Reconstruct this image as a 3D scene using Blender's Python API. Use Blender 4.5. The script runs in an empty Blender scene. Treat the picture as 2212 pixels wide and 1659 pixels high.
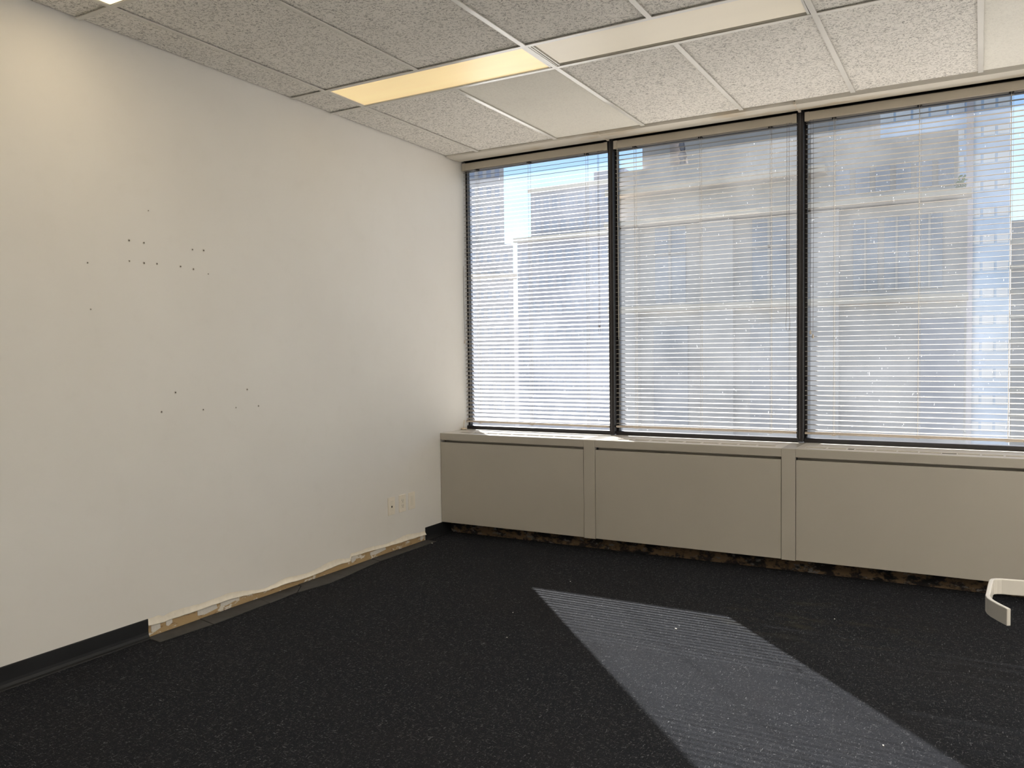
import bpy, bmesh, math, random
from mathutils import Vector, Matrix
random.seed(7)
S = bpy.context.scene
COL = S.collection

# ------------------------------------------------------------------ camera
W_PX = 2212.0
F_PX = 1745.0
cam_d = bpy.data.cameras.new('camera')
cam_d.sensor_fit = 'HORIZONTAL'
cam_d.sensor_width = 36.0
cam_d.lens = F_PX / W_PX * 36.0
cam_d.shift_x = 3.6 / W_PX
cam_d.shift_y = 0.72 / W_PX
cam_d.clip_start = 0.05
cam_d.clip_end = 2000
cam = bpy.data.objects.new('camera', cam_d)
COL.objects.link(cam)
pit, rol, yaw = -0.0357, -0.0117, 0.5128
Fv = Vector((-math.sin(yaw) * math.cos(pit), math.cos(yaw) * math.cos(pit), math.sin(pit)))
R0 = Vector((math.cos(yaw), math.sin(yaw), 0))
U0 = R0.cross(Fv)
Rv = R0 * math.cos(rol) + U0 * math.sin(rol)
Uv = -R0 * math.sin(rol) + U0 * math.cos(rol)
M = Matrix((Rv, Uv, -Fv)).transposed().to_4x4()
M.translation = Vector((3.2679, -0.6782, 1.2802))
cam.matrix_world = M
S.camera = cam

# ------------------------------------------------------------------ world, sun, exposure
SUN_AZ = math.radians(-42.5)      # from +Y, clockwise positive
SUN_EL = math.radians(31.95)
world = bpy.data.worlds.new('sky')
S.world = world
world.use_nodes = True
wn, wl = world.node_tree.nodes, world.node_tree.links
sky = wn.new('ShaderNodeTexSky')
sky.sky_type = 'NISHITA'
sky.sun_disc = False
sky.sun_elevation = SUN_EL
sky.sun_rotation = SUN_AZ
sky.dust_density = 0.0
sky.air_density = 1.0
sky.ozone_density = 1.5
wn['Background'].inputs[1].default_value = 0.14
wl.new(sky.outputs[0], wn['Background'].inputs[0])

sun_d = bpy.data.lights.new('sun', 'SUN')
sun_d.energy = 36.0
sun_d.angle = math.radians(0.48)
sun_d.color = (1.0, 0.97, 0.93)
sun = bpy.data.objects.new('sun', sun_d)
COL.objects.link(sun)
sdir = Vector((math.sin(SUN_AZ) * math.cos(SUN_EL), math.cos(SUN_AZ) * math.cos(SUN_EL), math.sin(SUN_EL)))
sun.rotation_euler = sdir.to_track_quat('Z', 'Y').to_euler()
sun.location = (-6, 12, 10)

S.view_settings.view_transform = 'Standard'
S.view_settings.look = 'None'
S.view_settings.gamma = 1.0
S.view_settings.exposure = 0.18
S.view_settings.use_curve_mapping = False
S.cycles.use_denoising = True
S.cycles.max_bounces = 10
S.cycles.diffuse_bounces = 6
S.cycles.transparent_max_bounces = 16
S.cycles.sample_clamp_indirect = 6.0

FILL_LAMP = 43.0        # emission of the unseen panels added to light the room
# ------------------------------------------------------------------ helpers
def V(*a):
    return Vector(a)

class Geo:
    """collects polygons in world coordinates"""
    def __init__(s):
        s.v = []; s.f = []
    def box(s, x0, x1, y0, y1, z0, z1):
        b = len(s.v)
        s.v += [(x0, y0, z0), (x1, y0, z0), (x1, y1, z0), (x0, y1, z0), (x0, y0, z1), (x1, y0, z1), (x1, y1, z1), (x0, y1, z1)]
        s.f += [tuple(b + i for i in q) for q in ((0, 3, 2, 1), (4, 5, 6, 7), (0, 1, 5, 4), (1, 2, 6, 5), (2, 3, 7, 6), (3, 0, 4, 7))]
        return s
    def prism(s, prof, axis, a0, a1):
        """profile (2-D list) extruded along an axis; profile gives the other two coordinates in order"""
        n = len(prof); b = len(s.v)
        for a in (a0, a1):
            for p, q in prof:
                s.v.append({'x': (a, p, q), 'y': (p, a, q), 'z': (p, q, a)}[axis])
        for i in range(n):
            j = (i + 1) % n
            s.f.append((b + i, b + j, b + n + j, b + n + i))
        s.f.append(tuple(b + i for i in range(n))[::-1])
        s.f.append(tuple(b + n + i for i in range(n)))
        return s
    def tube(s, pts, r, n=6, r1=None):
        pts = [Vector(p) for p in pts]
        b = len(s.v); m = len(pts)
        up = Vector((0.13, 0.31, 0.94))
        for i, p in enumerate(pts):
            t = (pts[min(i + 1, m - 1)] - pts[max(i - 1, 0)]).normalized()
            a = t.cross(up if abs(t.dot(up.normalized())) < .95 else Vector((1, 0, 0))).normalized()
            c = t.cross(a)
            rr = r if r1 is None else r + (r1 - r) * i / (m - 1)
            for k in range(n):
                th = 2 * math.pi * k / n
                s.v.append(tuple(p + a * rr * math.cos(th) + c * rr * math.sin(th)))
        for i in range(m - 1):
            for k in range(n):
                k2 = (k + 1) % n
                s.f.append((b + i * n + k, b + i * n + k2, b + (i + 1) * n + k2, b + (i + 1) * n + k))
        s.f.append(tuple(b + k for k in range(n))[::-1])
        s.f.append(tuple(b + (m - 1) * n + k for k in range(n)))
        return s
    def lathe(s, prof, n=16, c=(0, 0, 0)):
        """profile of (radius, z) around vertical axis"""
        b = len(s.v); m = len(prof)
        for r, z in prof:
            for k in range(n):
                th = 2 * math.pi * k / n
                s.v.append((c[0] + r * math.cos(th), c[1] + r * math.sin(th), c[2] + z))
        for i in range(m - 1):
            for k in range(n):
                k2 = (k + 1) % n
                s.f.append((b + i * n + k, b + i * n + k2, b + (i + 1) * n + k2, b + (i + 1) * n + k))
        s.f.append(tuple(b + k for k in range(n))[::-1])
        s.f.append(tuple(b + (m - 1) * n + k for k in range(n)))
        return s
    def grid(s, rows):
        """rows of points -> quads"""
        b = len(s.v); n = len(rows[0])
        for r in rows:
            s.v += [tuple(p) for p in r]
        for i in range(len(rows) - 1):
            for k in range(n - 1):
                s.f.append((b + i * n + k, b + i * n + k + 1, b + (i + 1) * n + k + 1, b + (i + 1) * n + k))
        return s
    def quad(s, *p):
        b = len(s.v); s.v += list(p); s.f.append(tuple(range(b, b + len(p)))); return s

def wpos(o):
    p = Vector((0, 0, 0))
    while o is not None:
        p = p + o.location; o = o.parent
    return p

def build(name, g, mat, parent=None, origin=None, bevel=0, smooth=False, label=None, seg=2):
    v = g.v
    if origin is None:
        xs = [p[0] for p in v]; ys = [p[1] for p in v]; zs = [p[2] for p in v]
        origin = ((min(xs) + max(xs)) / 2, (min(ys) + max(ys)) / 2, min(zs))
    ox, oy, oz = origin
    me = bpy.data.meshes.new(name)
    me.from_pydata([(a - ox, b - oy, c - oz) for a, b, c in v], [], g.f)
    bm = bmesh.new(); bm.from_mesh(me)
    bmesh.ops.recalc_face_normals(bm, faces=bm.faces)
    if bevel:
        es = [e for e in bm.edges if len(e.link_faces) == 2 and e.calc_face_angle(0) > 0.6]
        bmesh.ops.bevel(bm, geom=es, offset=bevel, segments=seg, affect='EDGES', clamp_overlap=True, profile=0.5)
    bm.to_mesh(me); bm.free()
    if smooth:
        me.polygons.foreach_set('use_smooth', [True] * len(me.polygons))
    me.materials.append(mat)
    return place(name, me, origin, parent, label)

def place(name, me, origin, parent=None, label=None):
    o = bpy.data.objects.new(name, me)
    COL.objects.link(o)
    loc = Vector(origin)
    if parent is not None:
        o.parent = parent
        loc = loc - wpos(parent)
    o.location = loc
    if label:
        o['label'] = label
    return o

def thing(name, label, cat, loc, group=None):
    o = bpy.data.objects.new(name, None)
    o.empty_display_size = 0.1
    COL.objects.link(o)
    o.location = loc
    tag(o, label, cat, group)
    return o

def tag(o, label, cat, group=None):
    o['label'] = label; o['category'] = cat
    if group:
        o['group'] = group
    return o

def structure(name, label=None, loc=(0, 0, 0)):
    o = bpy.data.objects.new(name, None)
    o.empty_display_size = 0.1
    COL.objects.link(o)
    o.location = loc
    o['kind'] = 'structure'
    if label:
        o['label'] = label
    return o

def struct_mesh(o, label=None):
    o['kind'] = 'structure'
    if label:
        o['label'] = label
    return o

# ------------------------------------------------------------------ materials
class NT:
    def __init__(s, name):
        s.m = bpy.data.materials.new(name); s.m.use_nodes = True
        s.n = s.m.node_tree.nodes; s.l = s.m.node_tree.links
        s.b = s.n['Principled BSDF']; s.out = s.n['Material Output']
        s.pos = None
    def P(s):
        if s.pos is None:
            s.pos = s.n.new('ShaderNodeNewGeometry')
        return s.pos.outputs['Position']
    def map(s, scale=(1, 1, 1), rot=(0, 0, 0), src=None):
        m = s.n.new('ShaderNodeMapping')
        m.inputs['Scale'].default_value = scale; m.inputs['Rotation'].default_value = rot
        s.l.new(src or s.P(), m.inputs['Vector'])
        return m.outputs[0]
    def noise(s, scale, detail=2, rough=.5, vec=None, dist=0):
        t = s.n.new('ShaderNodeTexNoise')
        t.inputs['Scale'].default_value = scale; t.inputs['Detail'].default_value = detail
        t.inputs['Roughness'].default_value = rough; t.inputs['Distortion'].default_value = dist
        s.l.new(vec or s.P(), t.inputs['Vector'])
        return t.outputs[0]
    def voronoi(s, scale, vec=None, feature='F1'):
        t = s.n.new('ShaderNodeTexVoronoi'); t.feature = feature
        t.inputs['Scale'].default_value = scale
        s.l.new(vec or s.P(), t.inputs['Vector'])
        return t.outputs[0]
    def ramp(s, f, stops, interp='LINEAR'):
        r = s.n.new('ShaderNodeValToRGB'); r.color_ramp.interpolation = interp
        e = r.color_ramp.elements
        while len(e) < len(stops):
            e.new(0.5)
        for k, (p, c) in enumerate(stops):
            e[k].position = p
            e[k].color = (c, c, c, 1) if not isinstance(c, tuple) else (*c, 1)
        s.l.new(f, r.inputs[0])
        return r.outputs[0]
    def mix(s, f, a, b, mode='MIX'):
        m = s.n.new('ShaderNodeMix'); m.data_type = 'RGBA'; m.blend_type = mode
        for i, x in ((0, f), (6, a), (7, b)):
            if hasattr(x, 'is_output') or hasattr(x, 'links'):
                s.l.new(x, m.inputs[i])
            elif i == 0:
                m.inputs[0].default_value = x
            else:
                m.inputs[i].default_value = (*x, 1)
        return m.outputs[2]
    def math(s, op, a, b=None):
        m = s.n.new('ShaderNodeMath'); m.operation = op
        for i, x in ((0, a), (1, b)):
            if x is None:
                continue
            if hasattr(x, 'links'):
                s.l.new(x, m.inputs[i])
            else:
                m.inputs[i].default_value = x
        return m.outputs[0]
    def col(s, c):
        if hasattr(c, 'links'):
            s.l.new(c, s.b.inputs['Base Color'])
        else:
            s.b.inputs['Base Color'].default_value = (*c, 1)
    def bump(s, h, strength=.3, dist=.002):
        b = s.n.new('ShaderNodeBump'); b.inputs['Strength'].default_value = strength; b.inputs['Distance'].default_value = dist
        s.l.new(h, b.inputs['Height']); s.l.new(b.outputs[0], s.b.inputs['Normal'])
    def rough(s, r, spec=.5):
        s.b.inputs['Roughness'].default_value = r
        s.b.inputs['Specular IOR Level'].default_value = spec

def plain(name, c, rough=.6, spec=.4, var=.06, vscale=6, bump=0, bscale=300):
    t = NT(name)
    n = t.noise(vscale, 3, .6)
    t.col(t.mix(t.ramp(n, [(.3, 0.), (.7, 1.)]), tuple(x * (1 - var) for x in c), tuple(min(1, x * (1 + var)) for x in c)))
    t.rough(rough, spec)
    if bump:
        t.bump(t.noise(bscale, 2), bump, .001)
    return t.m

# painted drywall, off-white, with faint roller texture and a little grime
t = NT('wall_paint')
n1 = t.noise(1.3, 3, .6); n2 = t.noise(9, 4, .6)
c = t.mix(t.ramp(n1, [(.3, 0.), (.7, 1.)]), (.77, .755, .73), (.80, .79, .77))
c = t.mix(t.math('MULTIPLY', t.ramp(n2, [(.55, 0.), (.8, 1.)]), .12), c, (.62, .60, .56))
t.col(c); t.rough(.55, .3)
t.bump(t.noise(420, 3, .6), .12, .0012)
M_WALL = t.m

# carpet: near black loop/needle felt with paler loose fibres
t = NT('carpet')
a = t.noise(150, 4, .8)
f1 = t.noise(1.0, 3, .7, t.map((210, 50, 1), (0, 0, .5)), 1.2)
f2 = t.noise(1.0, 3, .7, t.map((55, 220, 1), (0, 0, .25)), 1.2)
fib = t.math('MAXIMUM', t.ramp(f1, [(.61, 0.), (.68, 1.)]), t.ramp(f2, [(.61, 0.), (.68, 1.)]))
big = t.noise(1.1, 4, .65)
base = t.mix(t.ramp(a, [(.32, 0.), (.68, 1.)]), (.0055, .0064, .0088), (.0245, .0272, .0345))
base = t.mix(fib, base, (.215, .222, .238))
base = t.mix(t.math('MULTIPLY', t.ramp(big, [(.45, 0.), (.75, 1.)]), .35), base, (.022, .020, .021))
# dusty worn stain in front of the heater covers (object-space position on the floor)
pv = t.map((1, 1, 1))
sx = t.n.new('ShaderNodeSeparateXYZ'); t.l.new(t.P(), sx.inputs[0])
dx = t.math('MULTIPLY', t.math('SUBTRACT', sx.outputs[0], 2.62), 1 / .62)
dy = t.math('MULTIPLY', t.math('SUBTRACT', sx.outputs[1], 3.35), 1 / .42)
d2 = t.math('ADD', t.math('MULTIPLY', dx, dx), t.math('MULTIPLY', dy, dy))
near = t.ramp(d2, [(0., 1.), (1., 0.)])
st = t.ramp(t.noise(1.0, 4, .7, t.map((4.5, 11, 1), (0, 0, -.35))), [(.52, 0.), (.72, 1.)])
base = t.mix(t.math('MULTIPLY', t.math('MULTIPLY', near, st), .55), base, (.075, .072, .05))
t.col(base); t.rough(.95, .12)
t.bump(t.math('ADD', a, t.math('MULTIPLY', fib, .8)), .9, .004)
M_CARPET = t.m

def tile_mat(name, fiss, tone):
    t = NT(name)
    w = t.noise(34, 3, .65, None, 1.6)
    band = t.math('ABSOLUTE', t.math('SUBTRACT', w, .5))
    worm = t.ramp(band, [(.016, 1.), (.042, 0.)])
    brk = t.ramp(t.noise(75, 2, .5), [(.42, 0.), (.51, 1.)])
    worm = t.math('MULTIPLY', worm, brk)
    pin = t.ramp(t.voronoi(150 if fiss else 210), [(.16, 1.), (.30, 0.)])
    pinm = t.math('MULTIPLY', pin, t.ramp(t.noise(60, 2), [(.44, 0.), (.58, 1.)]))
    dark = t.math('MAXIMUM', t.math('MULTIPLY', worm, 1.0 if fiss else .18), t.math('MULTIPLY', pinm, .75 if fiss else .5))
    pit_shade = tuple(x * .36 for x in tone)
    base = t.mix(t.ramp(t.noise(1.6, 3), [(.35, 0.), (.7, 1.)]), tone, tuple(x * .95 for x in tone))
    t.col(t.mix(t.math('MULTIPLY', dark, .85), base, pit_shade))  # shade inside fissures and pinholes is put into the colour
    t.rough(.9, .15)
    h = t.math('SUBTRACT', t.math('MULTIPLY', t.noise(220, 2), .25), dark)
    t.bump(h, .55, .002)
    return t.m
M_TILE = tile_mat('ceiling_tile_fissured', True, (.88, .86, .825))
M_TILE_S = tile_mat('ceiling_tile_fine', False, (.86, .845, .79))
M_TEE = plain('grid_bar_white_enamel', (.68, .665, .63), .28, .5, .03)
M_BLACK_FRAME = plain('window_frame_dark_bronze', (.018, .016, .018), .45, .4, .15)
M_FRAME_GREY = plain('window_frame_grey_bead', (.14, .135, .135), .5, .3, .1)
M_HEAD = plain('blind_headrail_tan_enamel', (.66, .60, .51), .45, .4, .04)
M_RAIL = plain('blind_bottom_rail', (.52, .46, .40), .4, .4, .05)
M_SLAT = plain('blind_slat_cream_enamel', (.39, .355, .31), .45, .4, .04, 3)
M_CORD = plain('blind_cord', (.55, .52, .47), .8, .2, .1, 60)
M_CORD_D = plain('pull_cord_grey', (.23, .205, .20), .8, .2, .1, 60)
M_TASSEL = plain('tassel_plastic', (.62, .56, .50), .4, .4, .04)
M_KNOT = plain('cotton_cord', (.72, .64, .52), .9, .1, .12, 80)
M_HEATER = plain('convector_enamel', (.44, .415, .37), .28, .5, .03, 1.5, .05, 500)
M_DECK = plain('convector_deck_lit_enamel', (.68, .65, .60), .3, .5, .04, 3)  # heater enamel lightened; part of the light on the deck is in the colour
M_GRILLE = plain('grille_plate', (.44, .41, .36), .55, .3, .06, 8)
M_VOID = plain('dark_void', (.01, .009, .009), .9, .1, .1)
M_BASE = plain('black_vinyl_base', (.012, .013, .015), .5, .35, .2, 4)
M_STRIP = plain('grey_vinyl_strip', (.058, .056, .056), .7, .3, .18, 14, .2, 120)
M_PLATE = plain('ivory_plate', (.86, .81, .72), .35, .5, .03)
M_PLATE2 = plain('ivory_device', (.82, .78, .69), .35, .5, .03)
M_HOLE = plain('hole_shadow', (.06, .05, .045), .9, .1, .1)
M_CHIP = plain('crumbled_plaster', (.68, .66, .62), .9, .1, .1, 200)
M_TORN = plain('torn_plaster_lip', (.86, .81, .71), .85, .1, .06, 30, .25, 160)
M_WHITE_PL = plain('white_chair_plastic', (.52, .51, .49), .35, .5, .03)
M_SEAT = plain('charcoal_seat_fabric', (.03, .03, .033), .9, .1, .2, 60, .3, 300)
M_CHROME = plain('brushed_steel', (.45, .45, .45), .35, .5, .05); 
M_CHROME.node_tree.nodes['Principled BSDF'].inputs['Metallic'].default_value = 1
M_PAPER = plain('paper_scrap', (.82, .81, .78), .8, .2, .05)
M_TRIM = None
t = NT('soffit_trim_stained')
st = t.ramp(t.noise(1.0, 4, .65, t.map((1.6, 5, 1))), [(.52, 0.), (.66, 1.)])
t.col(t.mix(t.math('MULTIPLY', st, .7), (.66, .63, .57), (.50, .40, .26))); t.rough(.6, .3)
M_TRIM = t.m

# gypsum backing with tan adhesive smears, pale paper and brown spots
t = NT('exposed_board')
vec = t.map((1, 3.2, 9))
n = t.noise(2.3, 5, .68, vec)
c = t.mix(t.ramp(n, [(.56, 0.), (.59, 1.)]), (.43, .31, .17), (.72, .68, .61))
c = t.mix(t.ramp(t.noise(6, 4, .7, vec), [(.58, 0.), (.64, 1.)]), c, (.30, .20, .11))
t.col(c); t.rough(.9, .1); t.bump(n, .5, .004)
M_BOARD = t.m
# toe-kick wall: dark, brown and grey adhesive patches
t = NT('toe_kick_glue')
n = t.noise(1.0, 5, .7, t.map((9, 9, 14)))
c = t.mix(t.ramp(n, [(.45, 0.), (.54, 1.)]), (.024, .021, .022), (.15, .105, .065))
c = t.mix(t.ramp(t.noise(1.0, 5, .7, t.map((16, 16, 30))), [(.58, 0.), (.63, 1.)]), c, (.15, .145, .14))
c = t.mix(t.ramp(t.noise(1.0, 5, .7, t.map((5, 5, 12))), [(.54, 0.), (.60, 1.)]), c, (.016, .016, .018))
t.col(c); t.rough(.85, .15); t.bump(n, .6, .004)
M_TOE = t.m

# window glass: clear, fresnel reflection, and a thin film of dust with scratches that scatters light
def glass_mat():
    t = NT('dusty_window_glass')
    t.n.remove(t.b)
    tr = t.n.new('ShaderNodeBsdfTransparent'); tr.inputs[0].default_value = (.95, .96, .97, 1)
    gl = t.n.new('ShaderNodeBsdfGlossy'); gl.inputs['Roughness'].default_value = .02
    df = t.n.new('ShaderNodeBsdfTranslucent'); df.inputs[0].default_value = (.9, .92, .95, 1)
    lw = t.n.new('ShaderNodeLayerWeight'); lw.inputs[0].default_value = .5
    fr = t.math('ADD', t.math('MULTIPLY', t.math('POWER', lw.outputs['Facing'], 4.0), .6), .022)
    film = t.ramp(t.noise(2.2, 4, .65), [(.3, .010), (.75, .028)])
    # streaks and flecks
    s1 = t.ramp(t.noise(1.0, 2, .5, t.map((170, 170, 45), (0, .5, 0))), [(.745, 0.), (.78, 1.)])
    s2 = t.ramp(t.noise(1.0, 2, .5, t.map((40, 150, 150), (0, .6, 0))), [(.76, 0.), (.79, 1.)])
    fl = t.math('MULTIPLY', t.math('MAXIMUM', s1, s2), .25)
    tot = t.math('ADD', film, fl)
    m1 = t.n.new('ShaderNodeMixShader'); m2 = t.n.new('ShaderNodeMixShader')
    t.l.new(tot, m1.inputs[0]); t.l.new(tr.outputs[0], m1.inputs[1]); t.l.new(df.outputs[0], m1.inputs[2])
    t.l.new(fr, m2.inputs[0]); t.l.new(m1.outputs[0], m2.inputs[1]); t.l.new(gl.outputs[0], m2.inputs[2])
    t.l.new(m2.outputs[0], t.out.inputs['Surface'])
    return t.m
M_GLASS = glass_mat()

def emit(name, c, strength, streak=0):
    t = NT(name)
    t.col(tuple(.6 * x for x in c)); t.rough(.4, .3)
    t.b.inputs['Emission Strength'].default_value = strength
    if streak:
        n = t.ramp(t.noise(1.0, 2, .5, t.map((1.2, 7, 1))), [(.3, 0.), (.75, 1.)])
        t.l.new(t.mix(n, tuple(x * (1 - streak) for x in c), c), t.b.inputs['Emission Color'])
    else:
        t.b.inputs['Emission Color'].default_value = (*c, 1)
    return t.m
M_LAMP_WARM = emit('diffuser_warm', (1.0, .77, .40), .62, .22)
M_LAMP_PALE = emit('diffuser_pale', (1.0, .90, .72), .20, .12)
M_LAMP_FILL = emit('diffuser_fill', (1.0, .90, .74), FILL_LAMP)  # for the unseen fill panels, added to brighten the room
M_LAMP_MID = emit('diffuser_warm_bright', (1.0, .80, .50), 4.2)

# ------------------------------------------------------------------ dimensions
H = 2.7097
D = 4.4248            # inner plane of the mullions
YG = 4.495            # glass
YH = 4.093            # front of heater covers
ZT = .7315            # top of heater covers
ZP = .0934            # bottom of the heater panels
XR = 5.16             # right wall
YB = -1.6             # back wall
MOD = 1.219
BAYS = 4
ZS = .757             # top of the window's black sill

# ------------------------------------------------------------------ floor
g = Geo(); g.box(-.2, XR + .2, YB - .2, YG + .1, -.12, 0)
struct_mesh(build('floor', g, M_CARPET), 'charcoal black carpet with a sunlit patch')

# ------------------------------------------------------------------ left wall with torn strip
torn = [(1.70, .058), (1.768, .049), (1.823, .052), (1.914, .050), (2.045, .053), (2.158, .052), (2.29, .043), (2.429, .033), (2.563, .037),
        (2.719, .027), (2.851, .030), (2.99, .039), (3.099, .034), (3.109, .061), (3.31, .054), (3.516, .049), (3.737, .043), (3.892, .042)]
def torn_z(y):
    for (a, za), (b, zb) in zip(torn, torn[1:]):
        if a <= y <= b:
            return za + (zb - za) * (y - a) / (b - a)
    return .05
ys = [1.70]
while ys[-1] < 3.892 - .03:
    ys.append(ys[-1] + .028)
ys += [3.0985, 3.1095, 3.892]
ys = sorted(set(ys))
tz = {y: torn_z(y) + random.uniform(-.0015, .0015) for y in ys}
lip_h = {}
for y in ys:
    lip_h[y] = .026 + .007 * math.sin(y * 7.1) + .006 * math.sin(y * 17.3 + 1) + (.014 if y < 1.78 else 0)
wl_ = structure('wall_left', 'off-white painted wall with a torn strip along its foot')
g = Geo()
HW = H + .06
g.box(-.15, 0, YB - .1, 1.70, 0, HW)
g.box(-.15, 0, 3.892, 4.515, 0, HW)
# middle section above the tear
for y0, y1 in zip(ys, ys[1:]):
    a0 = tz[y0] + lip_h[y0]; a1 = tz[y1] + lip_h[y1]
    g.quad((0, y0, a0), (0, y1, a1), (0, y1, HW), (0, y0, HW))
g.quad((-.15, 1.70, 0), (-.15, 3.892, 0), (-.15, 3.892, HW), (-.15, 1.70, HW))
build('painted_board', g, M_WALL, wl_, (0, 0, 0))
# lip: unpainted plaster paper that curls away from the wall at its lower edge
g = Geo(); rows = []
for k in range(9):
    u = k / 8.0
    row = []
    for y in ys:
        curl = .009 + .004 * math.sin(y * 5.3 + .6) + .003 * math.sin(y * 13)
        z = tz[y] + lip_h[y] * (1 - u)
        row.append((.0005 + curl * u ** 2.2, y, z))
    rows.append(row)
rows.append([(p[0] - .003, p[1], p[2] + .001) for p in rows[-1]])
rows.append([(-.004, p[1], p[2] + .012) for p in rows[-2]])
g.grid(rows)
build('torn_lip', g, M_TORN, wl_, (0, 0, 0), smooth=True, label='curled cream plaster edge above the torn strip')
g = Geo(); g.box(-.06, -.006, 1.69, 3.90, 0, .16)
build('exposed_board', g, M_BOARD, wl_, (0, 0, 0), label='bare board with tan glue smears')
# loose paper flakes on the exposed board
for y0, dy, z0, dz in ((1.72, .05, .022, .03), (1.80, .035, .028, .028), (1.98, .12, .022, .026), (2.12, .10, .030, .018), (3.12, .04, .025, .03), (3.30, .16, .026, .02), (3.84, .04, .012, .03)):
    g = Geo()
    pts = [(y0, z0), (y0 + dy * .35, z0 - .006), (y0 + dy, z0 + .004), (y0 + dy * .95, z0 + dz), (y0 + dy * .45, z0 + dz * 1.1), (y0, z0 + dz * .9)]
    g.prism([(-.0065 + .0, 0)] * 0 or pts, 'x', -.0075, -.0035)
    build('paper_flake', g, M_CHIP, wl_, bevel=0)
# nail holes: a dark pit with a crumbled rim
nails = [(1.762, 1.963, .4), (1.659, 1.815, 1), (1.734, 1.813, .9), (2.0, 1.811, .8), (2.066, 1.814, 1.1), (1.459, 1.697, .5), (1.658, 1.723, .6), (1.732, 1.721, 1), (1.8, 1.724, .9),
         (1.929, 1.723, 1), (2.003, 1.717, 1), (2.091, 1.701, .4), (1.467, 1.499, .3), (1.882, 1.123, 1), (1.803, 1.036, 1), (2.04, 1.031, .9), (2.245, 1.029, .4), (2.397, 1.028, .8), (2.322, 1.119, .9)]
for y, z, s in nails:
    r = .0018 + .0024 * s
    g = Geo(); n = 9
    prof = [(1.7, 0.0), (1.35, .0016), (.95, .0011), (.75, -.003)]
    for q, xx in prof:
        for k in range(n):
            th = 2 * math.pi * k / n
            rr = r * q * random.uniform(.85, 1.15)
            g.v.append((xx + .0002, y + rr * math.cos(th), z + rr * math.sin(th)))
    for i in range(3):
        for k in range(n):
            k2 = (k + 1) % n
            g.f.append((i * n + k, i * n + k2, (i + 1) * n + k2, (i + 1) * n + k))
    h = build('nail_hole', g, M_CHIP, wl_, (0, y, z))
    g = Geo(); 
    g.v = [(.0014, y + r * .8 * math.cos(2 * math.pi * k / n), z + r * .8 * math.sin(2 * math.pi * k / n)) for k in range(n)]
    g.f = [tuple(range(n))]
    build('pit', g, M_HOLE, h, (0.0, y, z))

# baseboards
def base_prof(h):
    return [(0, 0), (.022, 0), (.020, .003), (.010, .008), (.005, .018), (.0035, .03), (.0032, h - .003), (.0015, h), (0, h)]
g = Geo(); g.prism([(x, z) for x, z in base_prof(.0893)], 'y', YB, 1.70)
struct_mesh(build('baseboard_left', g, M_BASE), 'black vinyl baseboard left of the torn strip')
g = Geo(); g.prism([(x, z) for x, z in base_prof(.0895)], 'y', 3.893, 4.213)
struct_mesh(build('baseboard_corner', g, M_BASE), 'short black vinyl baseboard in the corner by the heater')

# grey strips of peeled base lying along the wall
segs = [((.003, 1.695), (.103, 1.683), (.122, 1.964), (.002, 1.985)), ((.002, 1.988), (.124, 1.967), (.112, 2.333), (.002, 2.36)), ((.002, 2.363), (.116, 2.336), (.103, 2.545), (.038, 2.64), (.002, 2.65)),
        ((.040, 2.645), (.108, 2.549), (.142, 2.76), (.131, 2.918), (.007, 2.930), (.003, 2.66)), ((.003, 2.935), (.128, 2.922), (.087, 3.281), (.003, 3.30)), ((.003, 3.304), (.088, 3.284), (.089, 3.571), (.003, 3.59)), ((.003, 3.593), (.090, 3.574), (.094, 3.893), (.004, 3.890))]
names = ['nearest the long black baseboard', 'second from the long black baseboard', 'third one, with a slanted end', 'widest one, in the middle of the row',
         'just past the widest one, tapering', 'second from the corner', 'nearest the corner by the heater']
for k, (sg, nm) in enumerate(zip(segs, names)):
    g = Geo(); lift = .0045 + .0015 * (k % 2)
    g.prism(list(sg), 'z', .0005, lift)
    o = build('peeled_base_strip', g, M_STRIP, None, (sg[0][0], sg[0][1], 0), bevel=.0012, seg=1)
    tag(o, 'grey strip lying along the torn wall foot, ' + nm, 'strip', 'grey peeled strips on the carpet')

# ------------------------------------------------------------------ other walls
g = Geo(); g.box(XR, XR + .15, YB - .1, 4.62, 0, HW)
struct_mesh(build('wall_right', g, M_WALL), 'off-white painted wall on the right')
g = Geo(); g.box(-.15, XR + .15, YB - .15, YB, 0, HW)
struct_mesh(build('wall_back', g, M_WALL), 'off-white painted wall behind the camera')
ww = structure('wall_window', 'outer wall under and over the windows')
g = Geo(); g.box(-.15, XR + .15, 4.213, 4.62, 0, .655)
build('sill_wall', g, M_TOE, ww, (0, 0, 0))
g = Geo(); g.box(-.15, XR + .15, 4.50, 4.62, H - .02, H + 1.2); g.box(-1.2, -.06, 4.50, 4.53, -4, H + 1.2)
g.box(-1.2, XR + .15, 4.54, 4.62, -4, .70)
build('outer_cladding', g, M_FRAME_GREY, ww, (0, 0, 0))

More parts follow.
